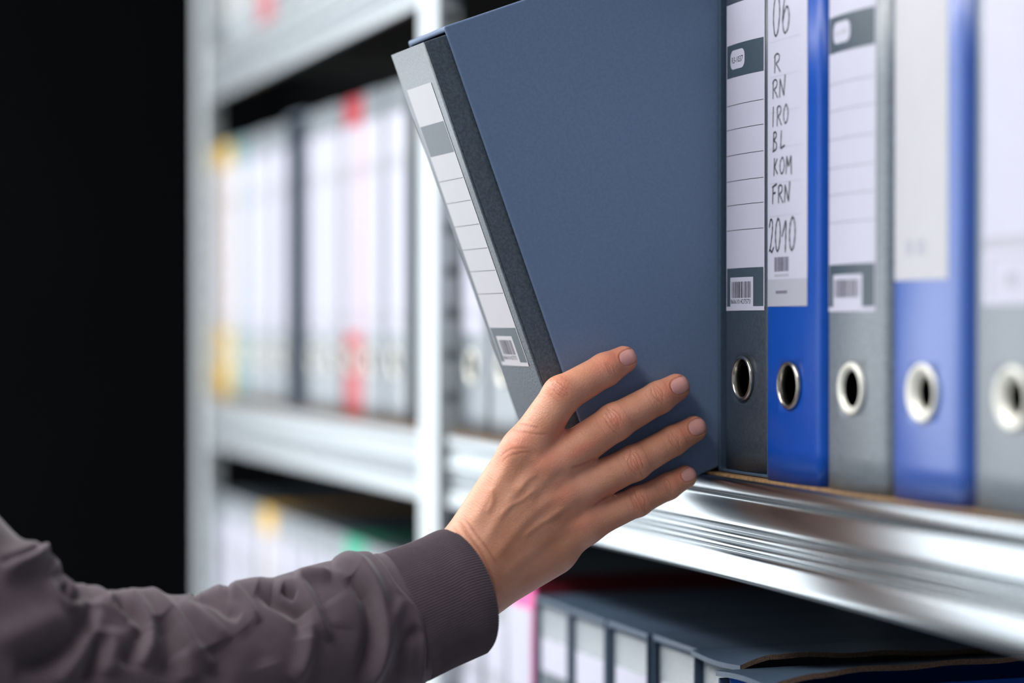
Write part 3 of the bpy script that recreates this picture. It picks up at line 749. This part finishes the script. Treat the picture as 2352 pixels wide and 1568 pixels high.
c = mixc(mr.outputs[0], '#cd8b6c', '#dc9e81'); c = mixc(attr('red'), c, '#d97a62'); c = mixc(attr('crease'), c, '#a9674f'); c = mixc(attr('nail'), c, '#dc9f96')
L.new(c, p.inputs['Base Color'])
rm = N.new('ShaderNodeMapRange'); rm.inputs[3].default_value = .43; rm.inputs[4].default_value = .26; L.new(attr('nail'), rm.inputs[0]); L.new(rm.outputs[0], p.inputs['Roughness'])
vz = N.new('ShaderNodeTexVoronoi'); vz.inputs['Scale'].default_value = 1000; L.new(tc.outputs['Object'], vz.inputs['Vector'])
b_ = N.new('ShaderNodeBump'); bs = N.new('ShaderNodeMapRange'); bs.inputs[3].default_value = .26; bs.inputs[4].default_value = .0; L.new(attr('nail'), bs.inputs[0]); L.new(bs.outputs[0], b_.inputs['Strength']); b_.inputs['Distance'].default_value = .0005; L.new(vz.outputs['Distance'], b_.inputs['Height']); L.new(b_.outputs[0], p.inputs['Normal'])
me.materials.append(m)
person = empty('person', (0, 0, 0), 'person in taupe sweatshirt gripping the tipped slate slipcase with the right hand', 'person')
body = bpy.data.objects.new('body', me); COL.objects.link(body); body.parent = person

# ---- sleeve and ribbed cuff
def fabric(name):
    m = mat(name, '#564a51', .88, spec=.2, sheen=.22, noise=.06, nscale=90); nt = m.node_tree; N = nt.nodes; L = nt.links; p = N['Principled BSDF']
    p.inputs['Sheen Roughness'].default_value = .45
    tc = N.new('ShaderNodeTexCoord'); a_ = N.new('ShaderNodeTexNoise'); a_.inputs['Scale'].default_value = 1500; a_.inputs['Detail'].default_value = 2; L.new(tc.outputs['Object'], a_.inputs['Vector'])
    b_ = N.new('ShaderNodeBump'); b_.inputs['Strength'].default_value = .35; b_.inputs['Distance'].default_value = .0006; L.new(a_.outputs[0], b_.inputs['Height']); L.new(b_.outputs[0], p.inputs['Normal'])
    return m
M['fabric'] = fabric('taupe_sweatshirt_jersey'); M['rib'] = fabric('taupe_ribbed_cuff')
def catmull(P, n):
    P = np.array(P, float); P = np.vstack([2 * P[0] - P[1], P, 2 * P[-1] - P[-2]]); out = []
    segs = len(P) - 3
    for i in range(n):
        s_ = i / (n - 1) * segs; k = min(int(s_), segs - 1); t = s_ - k; p0, p1, p2, p3 = P[k:k + 4]
        out.append(.5 * (2 * p1 + (-p0 + p2) * t + (2 * p0 - 5 * p1 + 4 * p2 - p3) * t * t + (-p0 + 3 * p1 - 3 * p2 + p3) * t ** 3))
    return np.array(out)
def tube(path, ns, nt_, extra=None):
    """path rows: x, y, z, radius in the picture plane, radius in depth"""
    C_ = catmull(path, ns); c = C_[:, :3]; T = np.gradient(c, axis=0); T /= np.linalg.norm(T, axis=1, keepdims=True)
    B = np.cross(T, F_); B /= np.linalg.norm(B, axis=1, keepdims=True); A = np.cross(B, T)
    th = np.linspace(0, 2 * np.pi, nt_, endpoint=False)
    Nn = B[:, None] * np.cos(th)[None, :, None] * C_[:, 3][:, None, None] + A[:, None] * np.sin(th)[None, :, None] * C_[:, 4][:, None, None]
    P = c[:, None] + Nn; nn = B[:, None] * np.cos(th)[None, :, None] / C_[:, 3][:, None, None] + A[:, None] * np.sin(th)[None, :, None] / C_[:, 4][:, None, None]
    nn /= np.linalg.norm(nn, axis=2, keepdims=True)
    return P, nn, th
def grid_faces(ns, nt_):
    i, j = np.meshgrid(np.arange(ns - 1), np.arange(nt_), indexing='ij'); j2 = (j + 1) % nt_
    return np.stack([i * nt_ + j, i * nt_ + j2, (i + 1) * nt_ + j2, (i + 1) * nt_ + j], -1).reshape(-1, 4)
def row_(x, y, z, r, rd): return np.r_[atz(x, y, z), r * MM, rd * MM]
# cuff: from the opening back to the seam
ZC = WZ
cuff_path = [row_(1060, 1359, WZ - .004, 38.4, 35.5), row_(1053, 1362, WZ - .005, 38.8, 36), row_(1030, 1373, WZ - .007, 38.6, 34.5), row_(990, 1390, WZ - .010, 38.7, 34.5), row_(955, 1405, WZ - .013, 39.2, 34.5), row_(925, 1418, WZ - .016, 39.6, 34.5)]
NR = 150; ns, nt_ = 60, NR * 8
P, nn, th = tube(cuff_path, ns, nt_)
rib = np.abs(np.sin(th * NR / 2)) ** .6 * .9 * MM
rib_s = np.clip(np.minimum(np.arange(ns) / 2, 1), 0, 1)
roll = -np.maximum(0, 1 - np.arange(ns) / 4.0) ** 2 * 1.6 * MM            # rounded hem
P = P + nn * (rib[None, :] * rib_s[:, None] + roll[:, None])[:, :, None]
# skew the opening: its near side leans back, as a cuff cut square to a tilted wrist
Pf = P.reshape(-1, 3)
pin, nin, _ = tube(cuff_path, 12, nt_); Pin = (pin - nin * (2.2 * MM))
Vc = np.concatenate([Pf, Pin.reshape(-1, 3)]); Fc_ = grid_faces(ns, nt_); Fi = grid_faces(12, nt_)[:, ::-1] + len(Pf)
j = np.arange(nt_); lip = np.stack([j, len(Pf) + j, len(Pf) + (j + 1) % nt_, (j + 1) % nt_], 1)
# sleeve body
SL = [row_(950, 1407, WZ - .0135, 39.0, 34), row_(925, 1418, WZ - .016, 40.5, 35), row_(880, 1432, WZ - .020, 42, 37), row_(780, 1453, WZ - .029, 42.5, 39), row_(640, 1490, WZ - .043, 41.0, 39), row_(480, 1524, WZ - .060, 41, 41),
      row_(330, 1545, WZ - .077, 44, 43), row_(180, 1560, WZ - .093, 50, 48), row_(60, 1545, WZ - .106, 58, 54), row_(-90, 1470, WZ - .118, 62, 58), row_(-250, 1310, WZ - .125, 62, 60), row_(-450, 1080, WZ - .130, 68, 64)]
ns2, nt2 = 560, 520
P2, n2, _ = tube(SL, ns2, nt2)
P2 = P2.reshape(-1, 3); n2 = n2.reshape(-1, 3)
a0, a1 = proj(P2); PX = np.stack([a0, a1], 1); vw = CAM - P2; vw /= np.linalg.norm(vw, axis=1, keepdims=True)
fr = np.clip(((n2 * vw).sum(1) + .35) / .4, 0, 1)
def C8(*pts): return [(x * .489, 1100 + y * .489) for x, y in pts]
dz = np.zeros(len(P2))
def fold(pts, amp, wd, tp=True):
    global dz
    d, t = segdist(smooth(C8(*pts), 2)); wd *= 1.22 if tp else 1; g = np.exp(-(d / wd) ** 2)
    if tp: g *= np.clip(np.minimum(t, 1 - t) * 5, 0, 1) ** .6
    dz = dz + amp * 1.15 * MM * g
# seam and gathers by the cuff
fold([(1560, 375), (1620, 372), (1690, 400), (1745, 470), (1790, 560), (1800, 660), (1795, 780), (1750, 900), (1720, 990)], 6.0, 15)
fold([(1650, 455), (1725, 560), (1752, 680), (1735, 820), (1690, 960)], -6.0, 14)
fold([(1400, 462), (1500, 452), (1580, 455), (1640, 480)], 2.2, 12)
fold([(1290, 495), (1380, 485), (1430, 540), (1480, 620), (1500, 680), (1545, 745)], 2.8, 11)
fold([(1560, 560), (1600, 620), (1590, 700)], 1.2, 24)
fold([(1900, 560), (1850, 640), (1830, 760), (1790, 860), (1740, 960)], 3.2, 13)
fold([(1980, 700), (1900, 760), (1880, 860), (1860, 960)], -3.0, 13)
_C8 = C8
def C8(*pts): return [(x * .3304, 1050 + y * .3304) for x, y in pts]
for pts, amp, wd in (
    ([(-20, 790), (120, 735), (250, 680), (330, 650), (400, 700), (430, 800)], 8.5, 24), ([(-20, 745), (100, 722), (220, 675), (262, 640)], -4.5, 9),
    ([(340, 850), (380, 950), (470, 1035), (560, 1050), (620, 1010)], 3, 9), ([(430, 880), (490, 955), (545, 985)], -4.5, 9),
    ([(480, 888), (560, 885), (650, 925), (740, 1000), (800, 1070), (890, 1110)], 4, 13), ([(780, 1010), (860, 1030), (940, 1080), (990, 1140), (1010, 1240)], -7, 11),
    ([(750, 985), (880, 985), (980, 1050), (1040, 1160), (1050, 1300), (980, 1450)], 5, 15), ([(660, 1050), (620, 1150), (540, 1260), (430, 1370), (280, 1440), (100, 1440)], -9, 24),
    ([(705, 1000), (690, 1100), (640, 1220), (570, 1330), (480, 1450), (410, 1580)], 6, 19), ([(-40, 1300), (150, 1220), (300, 1150), (450, 1090)], 4, 30),
    ([(710, 1230), (680, 1350), (640, 1450), (600, 1570)], -6, 17), ([(800, 1180), (780, 1350), (750, 1520)], 3, 20), ([(1000, 1180), (940, 1330), (860, 1460)], -5, 17),
    ([(900, 955), (1060, 955), (1130, 1010), (1220, 1100), (1290, 1220), (1340, 1310), (1420, 1390), (1500, 1460)], 4.2, 12), ([(1120, 1100), (1180, 1250), (1200, 1400), (1150, 1560)], -5.5, 20),
    ([(1250, 1000), (1400, 1110), (1500, 1190), (1600, 1280)], 2.6, 12), ([(1330, 962), (1450, 975), (1520, 1010), (1600, 1080), (1670, 1115)], -4.5, 11),
    ([(1350, 950), (1450, 925), (1580, 922)], 3, 12), ([(1560, 922), (1680, 960), (1740, 1040), (1800, 1150)], 3, 8), ([(1480, 1300), (1540, 1430), (1500, 1580)], -3.5, 25),
    ([(1590, 915), (1700, 888), (1800, 885), (1890, 900)], 3, 14), ([(1790, 915), (1900, 980), (2010, 1040), (2090, 1110), (2110, 1260)], -6.5, 13),
    ([(1960, 905), (2020, 940), (2060, 962)], -5, 6), ([(2060, 830), (2130, 920), (2190, 1050), (2230, 1170), (2300, 1280)], 3, 9),
    ([(2110, 1080), (2150, 1250), (2130, 1380), (2050, 1560)], 5.5, 15), ([(2050, 840), (2150, 825), (2300, 830)], 3, 10), ([(1700, 1180), (1800, 1300), (1850, 1450)], -2, 24), ([(1250, 1350), (1320, 1450), (1330, 1560)], 2.5, 20)):
    fold(pts, amp, wd)
C8 = _C8
# seam line beside the cuff
fold([(1700, 345), (1770, 370), (1820, 450), (1860, 510), (1930, 580), (1975, 660), (1990, 760), (1985, 870), (1975, 960)], 1.6, 9, False)
fold([(1745, 345), (1800, 390), (1840, 460), (1885, 520), (1955, 590), (1995, 670), (2005, 760), (2000, 880)], -1.1, 3.2, False)
rs = np.random.RandomState(11)
g_ = np.zeros(len(P2))
for k in range(24):
    v = rs.normal(size=3); v /= np.linalg.norm(v); g_ += np.sin(P2 @ v * rs.uniform(60, 160) + rs.uniform(0, 6.3))
dz += g_ / 24 * 1.6 * MM
edge = np.clip(np.repeat(np.arange(ns2), nt2) / 10, 0, 1)
P2 = P2 + n2 * (dz * np.where(fr > .02, np.maximum(fr, .2), .3) * edge)[:, None]
cap = len(P2); Fs = [tuple(f) for f in grid_faces(ns2, nt2)]
def flip_ok(V_, F_l):      # orient outward
    return F_l
Vs = [tuple(v) for v in P2] + [tuple(P2[-nt2:].mean(0))]
Fs += [(cap - nt2 + j, cap - nt2 + (j + 1) % nt2, cap) for j in range(nt2)]
sleeve = mesh_obj('sleeve', Vs, Fs, M['fabric'], person, smooth=True)
cuff = mesh_obj('cuff', Vc, np.concatenate([Fc_, Fi, lip]).tolist(), M['rib'], sleeve, smooth=True); cuff['label'] = 'ribbed cuff'
for o in (sleeve, cuff):
    bm = bmesh.new(); bm.from_mesh(o.data); bmesh.ops.recalc_face_normals(bm, faces=bm.faces); bm.to_mesh(o.data); bm.free()
